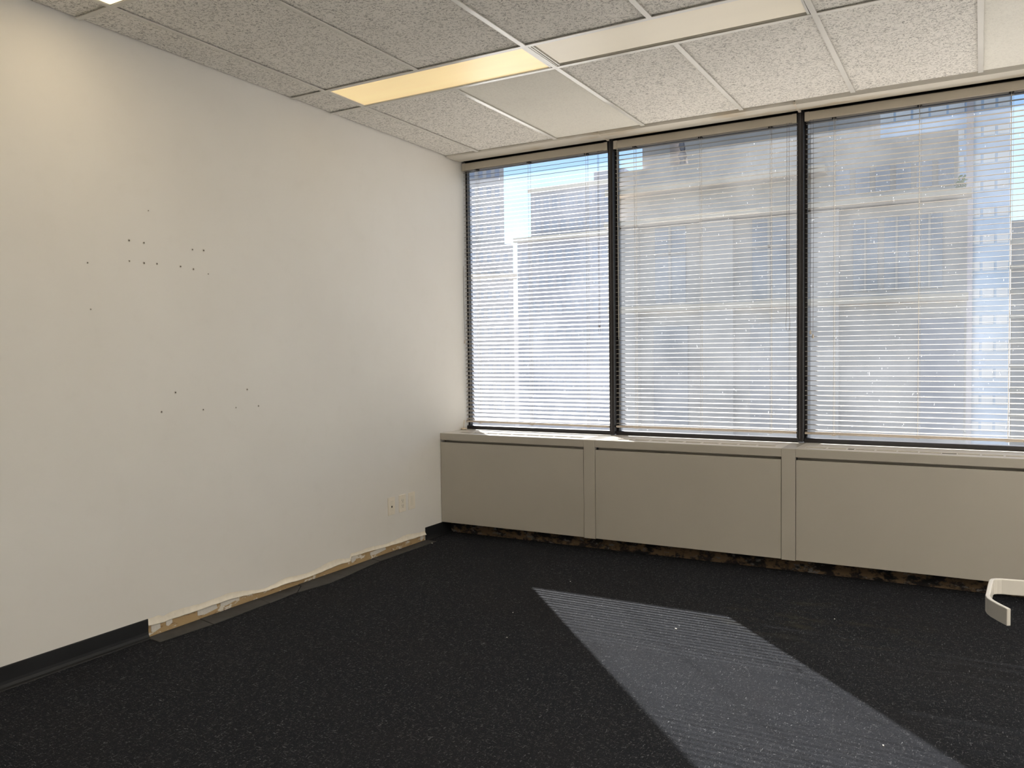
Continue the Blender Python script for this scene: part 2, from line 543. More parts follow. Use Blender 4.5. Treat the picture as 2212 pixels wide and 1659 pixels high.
# ------------------------------------------------------------------ ceiling: tiles in a T-bar grid
ceil = structure('ceiling', 'suspended ceiling of fissured tiles in a white grid')
g = Geo(); g.box(-.15, XR + .15, YB - .15, 4.52, H + .30, H + .42)
build('slab', g, M_VOID, ceil, (0, 0, 0))
x0, sp, GR = .2622, .6096, .0144
def gx(k, y):      # x of the k-th long grid line at depth y (the grid runs slightly out of square)
    return x0 + k * sp + GR * (y - 3)
rows_y = []
yf, yn, yb = 2.9957, 2.6729, 4.195
PER = 1.559
rows_y.append((yf, yb, 'tile'))
yy = yn
light_rows = [(yn, yf)]
while yy > YB:
    rows_y.append((yy - (PER - .323), yy, 'tile'))
    yy -= PER - .323
    light_rows.append((yy - .323, yy))
    yy -= .323
NK = 9
EDGE = .016
def tile_geo(xa0, xa1, xb0, xb1, y0, y1, z0=H + .007, z1=H + .022):
    g = Geo()
    g.v = [(xa0, y0, z0), (xa1, y0, z0), (xb1, y1, z0), (xb0, y1, z0), (xa0, y0, z1), (xa1, y0, z1), (xb1, y1, z1), (xb0, y1, z1)]
    g.f = [(0, 3, 2, 1), (4, 5, 6, 7), (0, 1, 5, 4), (1, 2, 6, 5), (2, 3, 7, 6), (3, 0, 4, 7)]
    return g
def col_x(k, y, side):
    if k < 0:
        return EDGE
    if k >= NK:
        return XR - EDGE
    x = gx(k, y) + (.003 if side == 'l' else -.003)
    return min(x, XR - EDGE)
for ri, (y0, y1, kind) in enumerate(rows_y):
    y0c, y1c = max(y0, YB + EDGE) + .003, y1 - .003
    if y1c <= y0c:
        continue
    for k in range(-1, NK):
        xa0, xa1 = col_x(k, y0c, 'l'), col_x(k + 1, y0c, 'r')
        xb0, xb1 = col_x(k, y1c, 'l'), col_x(k + 1, y1c, 'r')
        if xa1 - xa0 < .02:
            continue
        smooth_tile = ri == 0 and k in (1, 5)
        build('ceiling_tile', tile_geo(xa0, xa1, xb0, xb1, y0c, y1c), M_TILE_S if smooth_tile else M_TILE, ceil)
# tiles in the narrow light rows where there is no lamp
LAMPS = {0: [0, 2], 1: [0, 6], 2: [6]}      # row -> first grid line of each lamp (each lamp two modules long)
for ri, (y0, y1) in enumerate(light_rows):
    y0c, y1c = max(y0, YB + EDGE) + .003, y1 - .003
    if y1c - y0c < .05:
        continue
    k = -1
    while k < NK:
        if k in LAMPS.get(ri, []):
            k += 2; continue
        xa0, xa1 = col_x(k, y0c, 'l'), col_x(k + 1, y0c, 'r'); xb0, xb1 = col_x(k, y1c, 'l'), col_x(k + 1, y1c, 'r')
        if xa1 - xa0 > .02:
            build('ceiling_tile', tile_geo(xa0, xa1, xb0, xb1, y0c, y1c), M_TILE, ceil)
        k += 1
# cross bars (parallel to the windows) and long bars
TW = .012
cross = sorted({round(v, 4) for r in rows_y for v in r[:2]} | {round(v, 4) for r in light_rows for v in r})
for y in cross:
    if y < YB + .02 or y > 4.19:
        continue
    g = Geo(); g.box(EDGE, XR - EDGE, y - TW, y + TW, H - .001, H + .0025); g.box(EDGE, XR - EDGE, y - .002, y + .002, H + .0025, H + .03)
    build('grid_bar', g, M_TEE, ceil)
for k in range(NK):
    for ri, (y0, y1, kind) in enumerate(rows_y):
        y0c, y1c = max(y0, YB + .01) + TW, min(y1, 4.195) - TW
        if ri == 0:
            y1c = 4.195
        if y1c - y0c < .05 or gx(k, y0c) > XR - .03:
            continue
        g = tile_geo(gx(k, y0c) - TW, gx(k, y0c) + TW, gx(k, y1c) - TW, gx(k, y1c) + TW, y0c, y1c, H - .0012, H + .0024)
        build('grid_bar', g, M_TEE, ceil)
    for ri, (y0, y1) in enumerate(light_rows):
        if any(k == a + 1 for a in LAMPS.get(ri, [])):
            continue
        y0c, y1c = max(y0, YB + .01) + TW, y1 - TW
        if y1c - y0c < .05 or gx(k, y0c) > XR - .03:
            continue
        g = tile_geo(gx(k, y0c) - TW, gx(k, y0c) + TW, gx(k, y1c) - TW, gx(k, y1c) + TW, y0c, y1c, H - .0012, H + .0024)
        build('grid_bar', g, M_TEE, ceil)
# stained soffit strip between the tiles and the windows, one length per bay
for b in range(BAYS):
    xa = .012 if b == 0 else b * MOD - .030
    xb = (b + 1) * MOD - .036 if b < BAYS - 1 else XR - .01
    dr = .002 + .003 * b
    g = Geo(); g.prism([(4.200 + dr * 1.5, H + .004), (4.207 + dr * 1.5, H - .002 - dr), (4.29, H - .004 - dr), (4.385, H + .000), (4.395, H + .010), (4.395, H + .02), (4.200, H + .02)], 'x', xa, xb)
    build('soffit_strip', g, M_TRIM, ceil, label='beige strip with brown water stains')
    if b < BAYS - 1:
        g = Geo(); g.box(xb - .004, xb + .010, 4.205, 4.390, H - .006 - dr, H + .004)
        build('joint_clip', g, M_HEAD, ceil)
g = Geo(); g.box(.0, XR, 4.395, 4.50, H + .016, H + .03); g.box(0, XR, 4.19, 4.36, H + .021, H + .03)
build('dark_recess', g, M_VOID, ceil, (0, 0, 0))

# ------------------------------------------------------------------ ceiling lamps
lamp_names = {
    (0, 0): ('warm glowing ceiling light panel beside the left wall', M_LAMP_WARM),
    (0, 2): ('pale ceiling light panel with a dark gap along its window edge', M_LAMP_PALE),
}
off_no = 0
off_txt = ['bright ceiling light whose corner shows at the top left edge', 'added fill light panel by the right wall, unseen beyond the right picture edge',
           'added fill light panel by the right wall, unseen behind the camera']
for ri, (y0, y1) in enumerate(light_rows):
    for a in LAMPS.get(ri, []):
        if y0 < YB:
            continue
        ya, ybk = y0 + TW, y1 - TW
        xa, xb = gx(a, y0) + TW, gx(a + 2, y0) - TW
        if (ri, a) in lamp_names:
            lab, mt = lamp_names[(ri, a)]
        else:
            lab, mt = off_txt[off_no], (M_LAMP_MID if off_no == 0 else M_LAMP_FILL); off_no += 1
        th = thing('ceiling_light', lab, 'light', ((xa + xb) / 2, (ya + ybk) / 2, H), 'recessed ceiling light panels')
        g = Geo()
        g.box(xa, xb, ya, ybk, H + .09, H + .10)
        g.box(xa, xa + .002, ya, ybk, H + .004, H + .09); g.box(xb - .002, xb, ya, ybk, H + .004, H + .09)
        g.box(xa, xb, ya, ya + .002, H + .004, H + .09); g.box(xa, xb, ybk - .002, ybk, H + .004, H + .09)
        build('housing', g, M_TEE, th)
        pale = mt is M_LAMP_PALE
        e0 = .030 if pale else .006
        g = Geo()
        fr = .010
        g.box(xa, xa + fr, ya, ybk, H + .001, H + .006); g.box(xb - fr, xb, ya, ybk, H + .001, H + .006)
        g.box(xa, xb, ya, ya + fr * .5, H + .001, H + .006)
        if not pale:
            g.box(xa, xb, ybk - fr * .5, ybk, H + .001, H + .006)
        build('frame', g, M_TEE, th)
        if pale:
            g = Geo(); g.box(xa + .017, xa + .023, ya, ybk - .004, H + .001, H + .008)
            build('frame_rib', g, M_TEE, th)
        g = Geo()
        g.box(xa + e0, xb - .010, ya + .004, ybk - (.022 if pale else .006), H + .005, H + .009)
        build('diffuser', g, mt, th)

# ------------------------------------------------------------------ windows
def win_x(b):
    """clear opening of bay b between mullion faces"""
    return (0.0 if b == 0 else b * MOD - .019, (b + 1) * MOD - .053)
for b in range(BAYS):
    xa, xb = win_x(b)
    if b == BAYS - 1:
        xb = XR
    w = structure('window_%d' % (b + 1), None)
    g = Geo()
    if b < BAYS - 1:
        g.box(xb, xb + .034, D, YG + .022, ZS - .02, H + .016)
        build('mullion', g, M_BLACK_FRAME, w, bevel=.002, seg=1)
        g = Geo(); g.box(xb + .0135, xb + .0165, D - .0012, D + .001, ZS, H)
        build('mullion_groove', g, M_FRAME_GREY, w)
    g = Geo()
    g.box(xa, xa + .012, YG - .018, YG + .02, ZS, H); g.box(xb - .012, xb, YG - .020, YG + .02, ZS, H)
    build('jamb', g, M_BLACK_FRAME, w)
    g = Geo(); g.box(xa + .012, xa + .016, YG - .018, YG - .004, ZS + .01, H)
    build('glazing_bead', g, M_FRAME_GREY, w)
    g = Geo()
    g.box(xa, xb, YG - .040, YG + .02, ZT - .01, ZS); g.box(xa, xb, YG - .02, YG + .02, H - .055, H + .016)
    build('sill_and_head', g, M_BLACK_FRAME, w)
    g = Geo(); g.box(xa + .010, xb - .010, YG - .003, YG + .003, ZS - .005, H - .04)
    build('pane', g, M_GLASS, w, label='dusty scratched glass pane')

# ------------------------------------------------------------------ venetian blinds
SW = .038
def slat_mesh(L, bend=0.0):
    n = 6; cr = .0020; th = .0005
    prof = []
    for k in range(n + 1):
        u = -1 + 2 * k / n
        prof.append((u * SW / 2, cr * (1 - u * u) - cr * .5 + th))
    for k in range(n, -1, -1):
        u = -1 + 2 * k / n
        prof.append((u * SW / 2, cr * (1 - u * u) - cr * .5))
    g = Geo(); g.prism(prof, 'x', -L / 2, L / 2)
    me = bpy.data.meshes.new('slat')
    me.from_pydata(g.v, [], g.f)
    bm = bmesh.new(); bm.from_mesh(me); bmesh.ops.recalc_face_normals(bm, faces=bm.faces); bm.to_mesh(me); bm.free()
    me.materials.append(M_SLAT)
    return me
YS = 4.4535
PITCH = .0295
blinds = [
    dict(x=(.004, 1.161), tilt=16, lad=[.12, .554, 1.000], lab='open cream venetian blind in the window next to the left wall'),
    dict(x=(1.207, 2.379), tilt=4.7, lad=[1.349, 1.79, 2.224], lab='cream venetian blind in the middle window between two dark mullions'),
    dict(x=(2.426, 3.598), tilt=4, lad=[2.588, 3.036, 3.474], lab='cream venetian blind in the right-hand window, cut by the picture edge'),
    dict(x=(3.645, XR - .012), tilt=24, lad=[3.80, 4.40, 5.00], lab='cream venetian blind in the window beyond the right picture edge'),
]
for bi, bd in enumerate(blinds):
    xa, xb = bd['x']; xm = (xa + xb) / 2; L = xb - xa
    th = thing('venetian_blind', bd['lab'], 'blind', (xm, YS, .785), 'venetian blinds in the row of windows')
    g = Geo()
    g.prism([(4.427, 2.658), (4.431, 2.655), (4.471, 2.655), (4.474, 2.658), (4.474, 2.703), (4.471, 2.707), (4.431, 2.707), (4.427, 2.703)], 'x', xa + .001, xb - .001)
    hd = build('headrail', g, M_HEAD, th)
    for xx in (xa + .012, xb - .012):
        g = Geo(); g.box(xx - .013, xx + .013, 4.4245, 4.4268, 2.651, 2.706)
        build('end_bracket', g, M_HEAD, hd)
    for lx in bd['lad']:
        g = Geo(); g.box(lx - .012, lx + .012, 4.436, 4.466, 2.648, 2.6552)
        build('cord_guide', g, M_BLACK_FRAME, hd)
    me = slat_mesh(L - .004)
    z = .812
    k = 0
    while z < 2.645:
        o = place('slat', me, (xm + random.uniform(-.0012, .0012), YS, z + random.uniform(-.0006, .0006)), th)
        o.rotation_euler = (math.radians(bd['tilt'] + random.uniform(-.5, .5)), math.radians(random.uniform(-.05, .05)), 0)
        z += PITCH; k += 1
    sag = {0: -.004, 1: .0, 2: -.002, 3: 0.0}[bi]
    g = Geo()
    g.prism([(YS - .017, -.006), (YS - .014, -.0085), (YS + .014, -.0085), (YS + .017, -.006), (YS + .017, .003), (YS + .010, .006), (YS - .010, .006), (YS - .017, .003)], 'x', xa + .001, xb - .001)
    g.v = [(p[0], p[1], p[2] + .792 + sag * (p[0] - xa) / L) for p in g.v]
    br = build('bottom_rail', g, M_RAIL, th)
    for lx in bd['lad']:
        g = Geo(); g.box(lx - .010, lx + .010, YS - .014, YS + .014, .7805 + sag, .7845 + sag)
        build('rail_plug', g, M_RAIL, br)
        for yy_ in (YS - SW / 2 - .001, YS + SW / 2 + .001):
            g = Geo(); g.tube([(lx, yy_, .788), (lx + .001, yy_, 1.6), (lx, yy_, 2.656)], .0010, 5)
            build('ladder_cord', g, M_CORD, th)
        g = Geo(); g.tube([(lx + .010, YS - .016, .788), (lx + .010, YS - .016, 2.656)], .0007, 4)
        build('lift_cord', g, M_CORD, th)
    # control cords
    yc = YS - SW / 2 - .012
    def loop_pts(xc, ztop, zbot, hw):
        pts = [(xc - hw * .5, yc, ztop), (xc - hw * .5, yc, zbot + .12), (xc - hw, yc, zbot + .05), (xc - hw * .8, yc, zbot + .012), (xc, yc, zbot), (xc + hw * .8, yc, zbot + .012), (xc + hw, yc, zbot + .05), (xc + hw * .5, yc, zbot + .12), (xc + hw * .5, yc, ztop)]
        return pts
    if bi == 0:
        g = Geo(); g.tube(loop_pts(1.097, 2.655, 1.416, .0075), .0011, 5)
        pc = build('pull_cord', g, M_CORD_D, th)
        g = Geo(); ring = [(1.100 + .005 * math.cos(t_), yc - .002, 1.470 + .007 * math.sin(t_)) for t_ in [i * math.pi / 5 for i in range(11)]]
        g.tube(ring, .0016, 5); g.tube([(1.094, yc, 1.478), (1.099, yc - .003, 1.47), (1.096, yc, 1.462)], .0022, 5)
        build('knot', g, M_CORD_D, pc)
        g = Geo(); g.tube([(.0025, 4.430, 1.95), (.003, 4.428, 1.7), (.006, 4.428, 1.5), (.010, 4.427, 1.40)], .0011, 5)
        pc = build('pull_cord', g, M_CORD_D, th)
        g = Geo(); g.lathe([(.0015, 0), (.005, -.004), (.006, -.026), (.002, -.028)], 8, (.010, 4.427, 1.40))
        build('tassel', g, M_TASSEL, pc)
    elif bi == 1:
        g = Geo(); g.tube(loop_pts(2.331, 2.655, 1.406, .012), .0011, 5)
        build('pull_cord', g, M_CORD_D, th)
    else:
        xo = xa - 2.426
        for xx, zz in ((2.461, 1.409), (2.475, 1.385)):
            g = Geo(); g.tube([(xx + xo, yc, 2.655), (xx + xo + .002, yc, 2.0), (xx + xo, yc, zz)], .0011, 5)
            pc = build('pull_cord', g, M_CORD_D, th)
            g = Geo(); g.lathe([(.0015, .002), (.004, 0), (.0065, -.016), (.0065, -.022), (.002, -.023)], 8, (xx + xo, yc, zz))
            build('tassel', g, M_TASSEL, pc)
    if bi == 1:
        g = Geo(); g.tube([(1.232, yc + .004, 2.655), (1.234, yc + .004, 2.0), (1.235, yc + .004, 1.38)], .0020, 6)
        build('tilt_wand', g, M_CORD, th)

# ------------------------------------------------------------------ heater covers under the windows
stiles = [(1.1204, 1.1979), (2.3564, 2.4328), (3.575, 3.652)]
cov_lab = ['beige convector heater cover against the left wall, narrowest panel', 'beige convector heater cover in the middle under the middle window',
           'beige convector heater cover on the right with two open black grille slots', 'beige convector heater cover outside the picture by the right wall']
for b in range(BAYS):
    xa = 0.001 if b == 0 else stiles[b - 1][1] + .001
    xb = stiles[b][0] - .001 if b < BAYS - 1 else XR - .001
    th = thing('heater_cover', cov_lab[b], 'heater', ((xa + xb) / 2, YH + .1, 0), 'row of convector heater covers under the windows')
    th.location.z = 0.0
    # deck with a row of openings
    if b == 2:
        cells = [(2.470, 2.582, 1), (2.590, 2.688, 1), (2.695, 2.730, 0), (2.735, 2.834, 1), (2.843, 2.944, 1), (2.951, 3.050, 1), (3.057, 3.160, 1), (3.164, 3.233, 0), (3.238, 3.340, 1), (3.349, 3.446, 1), (3.455, 3.545, 1)]
    else:
        s0 = xa + (.09 if b == 0 else .11); e0_ = xb - .05
        nn = 9; cw = (e0_ - s0) / nn
        cells = [(s0 + i * cw + .004, s0 + (i + 1) * cw - .004, 1) for i in range(nn)]
    yA, yB_ = 4.176, 4.236
    g = Geo()
    z0, z1 = ZT - .004, ZT
    g.box(xa, xb, YH + .0005, yA, z0, z1); g.box(xa, xb, yB_, 4.455, z0, z1)
    px = xa
    for c0, c1, on in cells:
        g.box(px, c0, yA, yB_, z0, z1); px = c1
    g.box(px, xb, yA, yB_, z0, z1)
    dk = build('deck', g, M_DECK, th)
    g = Geo(); g.box(xa, xb, YH, YH + .004, .684, z0 + .003)
    build('top_rail', g, M_HEATER, th)
    for c0, c1, on in cells:
        g = Geo()
        if on:
            g.box(c0, c1, yA, yB_, ZT - .0075, ZT - .0055)
            for i in range(1, 4):
                yy_ = yA + (yB_ - yA) * i / 4
                g.box(c0, c1, yy_ - .002, yy_ + .002, ZT - .0055, ZT - .003)
            build('grille_plate', g, M_GRILLE, dk)
        else:
            g.box(c0 - .001, c1 + .001, yA - .001, yB_ + .001, ZT - .06, ZT - .055)
            build('open_slot', g, M_VOID, dk, label='open black slot in the grille')
    g = Geo(); g.box(xa, xb, YH + .060, YH + .064, .64, .70); g.box(xa, xb, YH + .016, YH + .064, .655, .660)
    build('finger_slot', g, M_HEATER, th)
    g = Geo(); g.box(xa + .002, xb - .002, YH, YH + .016, ZP, .667)
    build('front_panel', g, M_HEATER, th, bevel=.0015, seg=1)
    g = Geo(); g.box(xa, xb, YH + .022, 4.21, ZP + .004, ZP + .008); g.box(xa, xb, 4.205, 4.212, ZP + .004, .70)
    build('inner_casing', g, M_VOID, th)
    if b < BAYS - 1:
        s0, s1 = stiles[b]
        g = Geo(); g.box(s0, s1, YH - .0015, YH + .03, ZP - .003, ZT); g.box(s0, s1, YH + .03, 4.455, ZT - .004, ZT)
        build('stile', g, M_HEATER, th, bevel=.001, seg=1)
# specks of plaster on the deck
for k in range(10):
    x = random.choice([1.16, 2.40, 2.48, 1.24, 1.34, 2.52, 2.6]) + random.uniform(-.05, .06); y = random.uniform(4.25, 4.36); r = random.uniform(.0018, .0032)
    g = Geo(); g.lathe([(r, 0), (r * .8, r * .5), (r * .2, r * .7)], 6, (x, y, ZT))
    tag(build('plaster_crumb', g, M_PAPER), 'tiny white plaster crumb on top of the heater covers', 'debris', 'plaster crumbs on the heater tops')

# knotted cotton cord end on the sill at the corner
g = Geo()
g.tube([(.004, 4.412, .800), (.006, 4.405, .785), (.008, 4.40, .765), (.012, 4.392, .748), (.018, 4.385, .739)], .0030, 6)
pts = []
for i in range(44):
    a = i / 43 * math.pi * 6.0
    rr = .012 + .004 * math.sin(a * 1.7)
    pts.append((.026 + rr * 1.3 * math.cos(a), 4.372 + rr * math.sin(a), ZT + .0045 + .010 * i / 43 * (0.5 + .5 * math.sin(a * 2.3) ** 2)))
g.tube(pts, .0036, 6)
tag(build('knotted_cord', g, M_KNOT, smooth=True), 'knotted cream cord end lying on the heater top in the corner', 'cord')

# ------------------------------------------------------------------ wall plates
def plate(y0, z0, kind, lab, tilt=0):
    th = thing('wall_plate', lab, 'wall plate', (0, y0, z0), 'wall plates near the corner')
    th.rotation_euler = (math.radians(tilt), 0, 0)
    g = Geo(); g.box(0.0, .006, y0 - .0355, y0 + .0355, z0 - .0575, z0 + .0575)
    build('cover', g, M_PLATE, th, (0, y0, z0), bevel=.002)
    g = Geo(); g.box(.004, .0072, y0 - .0165, y0 + .0165, z0 - .0335, z0 + .0335)
    ins = build('insert', g, M_PLATE2, th, (0, y0, z0), bevel=.0008, seg=1)
    for zz in (-.048, .048):
        g = Geo(); g.prism([(y0 + .003 * math.cos(a * math.pi / 4), z0 + zz + .003 * math.sin(a * math.pi / 4)) for a in range(8)], 'x', .005, .0069)
        build('screw', g, M_PLATE2, th, (0, y0, z0))
    if kind == 'outlet':
        for s in (-.017, .017):
            g = Geo(); g.box(.0070, .0076, y0 - .0075, y0 - .0055, z0 + s - .001, z0 + s + .008); g.box(.0070, .0076, y0 + .0055, y0 + .0075, z0 + s - .001, z0 + s + .007)
            g.prism([(y0 + .0028 * math.cos(a * math.pi / 4), z0 + s - .008 + .0028 * math.sin(a * math.pi / 4)) for a in range(8)], 'x', .0070, .0076)
            build('socket', g, M_HOLE, ins, (0, y0, z0))
    elif kind == 'data':
        g = Geo(); g.box(.0070, .0078, y0 - .006, y0 + .006, z0 - .010, z0 + .002)
        build('jack', g, M_HOLE, ins, (0, y0, z0))
    return th
plate(3.515, .304, 'data', 'ivory wall plate with one dark data jack, leftmost of three')
plate(3.632, .304, 'outlet', 'ivory wall plate with a double power socket, middle of three')
plate(3.738, .304, 'blank', 'ivory wall plate without openings, nearest the corner')

# ------------------------------------------------------------------ white stool with a wrap-around band
ch = thing('chair', 'white plastic chair with a curved band armrest, at the right edge', 'chair', (3.62, 1.72, 0))
def band(path, w, z0, z1):
    """vertical band of thickness w swept along a plan path"""
    g = Geo(); L_, R_ = [], []
    for i, p in enumerate(path):
        a = Vector(path[max(i - 1, 0)]); b_ = Vector(path[min(i + 1, len(path) - 1)])
        tdir = (b_ - a).normalized(); nrm = Vector((-tdir.y, tdir.x))
        L_.append(Vector(p) + nrm * w / 2); R_.append(Vector(p) - nrm * w / 2)
    n = len(path)
    for q, z in ((L_, z0), (L_, z1), (R_, z1), (R_, z0)):
        g.v += [(v.x, v.y, z) for v in q]
    for j in range(4):
        j2 = (j + 1) % 4
        for i in range(n - 1):
            g.f.append((j * n + i, j * n + i + 1, j2 * n + i + 1, j2 * n + i))
    g.f.append((0, n, 2 * n, 3 * n)); g.f.append((n - 1, 2 * n - 1, 3 * n - 1, 4 * n - 1))
    return g
def arc(c, r, a0, a1, n=7):
    return [(c[0] + r * math.cos(math.radians(a0 + (a1 - a0) * i / (n - 1))), c[1] + r * math.sin(math.radians(a0 + (a1 - a0) * i / (n - 1)))) for i in range(n)]
left = [(3.364, 1.573), (3.345, 1.606)] + [(3.332, 1.632), (3.325, 1.652), (3.322, 1.675), (3.324, 1.70)] + [(3.330, 1.79), (3.334, 1.838), (3.338, 1.850), (3.346, 1.858), (3.358, 1.863)]
mid = [(3.42, 1.872), (3.52, 1.884), (3.62, 1.888)]
right = [(7.24 - x, y) for x, y in (left + mid[:-1])][::-1]
path = left + mid + right
g = band(path, .010, .618, .660)
build('armrest_band', g, M_WHITE_PL, ch, bevel=.002)
for sx_ in (-1, 1):
    g = Geo(); g.tube([(3.62 + sx_ * .185, 1.878, .632), (3.62 + sx_ * .185, 1.868, .60), (3.62 + sx_ * .17, 1.84, .52), (3.62 + sx_ * .15, 1.80, .452)], .010, 8)
    build('arm_support', g, M_WHITE_PL, ch, smooth=True)
g = Geo()
out = [(.178 * math.copysign(abs(math.cos(a)) ** .55, math.cos(a)), .19 * math.copysign(abs(math.sin(a)) ** .55, math.sin(a))) for a in [i * math.pi / 16 for i in range(32)]]
g.prism([(3.635 + x, 1.68 + y) for x, y in out], 'z', .425, .465)
build('seat', g, M_WHITE_PL, ch, bevel=.012, seg=3, smooth=True)
for sx_ in (-1, 1):
    for sy_ in (-1, 1):
        g = Geo(); g.tube([(3.635 + sx_ * .11, 1.68 + sy_ * .12, .43), (3.635 + sx_ * .15, 1.68 + sy_ * .16, .22), (3.635 + sx_ * .175, 1.68 + sy_ * .19, 0.0)], .014, 8, .010)
        build('leg', g, M_CHROME, ch, smooth=True)

# ------------------------------------------------------------------ scraps on the carpet
scraps = [((1.466, 2.463), 'white crumb on the dark carpet left of the sun patch'), ((1.337, 3.415), 'tiny white crumb on the carpet behind the sun patch'), ((2.733, 3.407), 'white crumb on the carpet right of the sun patch, before the heater'),
          ((.098, 3.835), 'white paper shred at the corner end of the grey strips'), ((2.106, 2.927), 'yellowish paper shred in the striped part of the sun patch'), ((1.317, 2.786), 'faint crumb on the carpet near the left of the sun patch'), ((3.046, 2.152), 'crumb in the front of the sun patch')]
for (x, y), lab in scraps:
    g = Geo(); n = 7; big_ = 'shred' in lab
    for zz in (.001, .0035):
        for k in range(n):
            a = 2 * math.pi * k / n
            rr = random.uniform(.0022, .0036) * (1.0 if big_ else .9)
            g.v.append((x + rr * (2.2 if big_ else 1) * math.cos(a), y + rr * math.sin(a), zz + random.uniform(0, .001)))
    for k in range(n):
        k2 = (k + 1) % n
        g.f.append((k, k2, n + k2, n + k))
    g.f.append(tuple(range(n))[::-1]); g.f.append(tuple(range(n, 2 * n)))
    tag(build('paper_scrap', g, M_PAPER, None, (x, y, 0)), lab, 'debris', 'scraps on the carpet')

# ------------------------------------------------------------------ outside: buildings across the street
GZ = -16.0
def stone(name, c, var=.1, sc=.35):
    t = NT(name)
    n = t.noise(sc, 4, .6); n2 = t.noise(1.0, 3, .6, t.map((1.2, 1.2, .12)))
    cc = t.mix(t.ramp(n, [(.3, 0.), (.7, 1.)]), tuple(x * (1 - var) for x in c), tuple(min(1, x * (1 + var)) for x in c))
    cc = t.mix(t.math('MULTIPLY', t.ramp(n2, [(.5, 0.), (.75, 1.)]), .3), cc, tuple(x * .75 for x in c))
    t.col(cc); t.rough(.85, .2)
    return t.m
M_ST1 = stone('grey_concrete_tower', (.42, .41, .42))
M_ST2 = stone('grey_brick_block', (.36, .36, .41))
M_ST3 = stone('buff_limestone', (.50, .475, .47))
M_LEDGE = stone('pale_limestone', (.66, .58, .48))
M_GL_D = plain('dark_window_glass', (.28, .31, .39), .12, .6, .12, .4)
M_GL_B = plain('blue_curtain_glass', (.36, .48, .66), .08, .7, .15, .3)
M_GL_W = plain('pale_spandrel', (.55, .60, .66), .3, .5, .06, .3)
M_STREET = plain('asphalt', (.16, .16, .165), .9, .2, .1, .2)
M_FOL = plain('foliage', (.10, .22, .05), .8, .2, .3, 3)
g = Geo(); g.box(-200, 160, 4.7, 320, GZ - .5, GZ)
struct_mesh(build('street', g, M_STREET), 'street far below the windows')

def bldg(name, lab, loc):
    return thing(name, lab, 'building', loc)
def window_grid(parent, x0_, x1_, z0_, z1_, y, nx, nz, fx, fz, mat, depth=.25, name='window'):
    """one shared recessed-window mesh repeated over the facade plane y (facing -y)"""
    cw, chh = (x1_ - x0_) / nx, (z1_ - z0_) / nz
    w_, h_ = cw * fx, chh * fz
    g = Geo(); g.box(-w_ / 2, w_ / 2, -.04, depth, 0, h_)
    me = bpy.data.meshes.new(name); me.from_pydata(g.v, [], g.f); me.materials.append(mat)
    for i in range(nx):
        for j in range(nz):
            place(name, me, (x0_ + (i + .5) * cw, y, z0_ + j * chh + (chh - h_) / 2), parent)

# grey tower at the far left
b1 = bldg('office_tower', 'tall grey office tower at the left edge of the left window', (-59.8, 110, GZ))
b1.rotation_euler = (0, 0, math.radians(30.5))     # turned to face the street corner
g = Geo(); g.box(-76, -59.8, 110, 126, GZ, 52)
build('shaft', g, M_ST1, b1)
g = Geo(); g.box(-77, -58.5, 109, 127, GZ, 18.6)
build('lower_block', g, M_ST1, b1)
g = Geo(); g.box(-77, -57.9, 108.5, 109.5, 13.2, 14.0)
build('ledge', g, M_LEDGE, b1)
window_grid(b1, -68, -60.2, 19.5, 46, 110, 6, 9, .55, .5, M_GL_D)
window_grid(b1, -68, -59, -8, 18, 109, 7, 9, .55, .5, M_GL_D)
b6 = bldg('distant_block', 'low pale distant block closing the narrow gap between the two grey buildings', (-72, 150, GZ))
g = Geo(); g.box(-92, -66, 150, 160, GZ, 9.4)
build('main_block', g, M_ST1, b6)
g = Geo(); g.box(-92, -66, 149.5, 150.2, 9.4, 10.0)
build('cornice', g, M_LEDGE, b6)
# grey block with stepped roof
b2 = bldg('stepped_block', 'grey office block with stepped roof seen through the left window', (-37, 90, GZ))
g = Geo(); g.box(-41.9, -30.0, 85, 100, GZ, 20.7)
build('main_block', g, M_ST2, b2)
g = Geo(); g.box(-33.7, -30, 84.9, 99, 20.7, 22.0)
build('roof_step', g, M_ST2, b2)
g = Geo(); g.box(-43.4, -30.0, 84.3, 99, GZ, 14.9)
build('lower_block', g, M_ST2, b2)
for zz, x_l, yy_ in ((20.5, -42.1, 84.8), (14.7, -43.7, 84.0)):
    g = Geo(); g.box(x_l, -30, yy_ - .2, yy_ + .3, zz, zz + .5)
    build('cornice', g, M_LEDGE, b2)
window_grid(b2, -41.5, -30.5, 15.2, 20.4, 85, 10, 2, .6, .55, M_GL_D)
window_grid(b2, -43.0, -30.5, -10, 14.4, 84.3, 11, 8, .6, .5, M_GL_D)
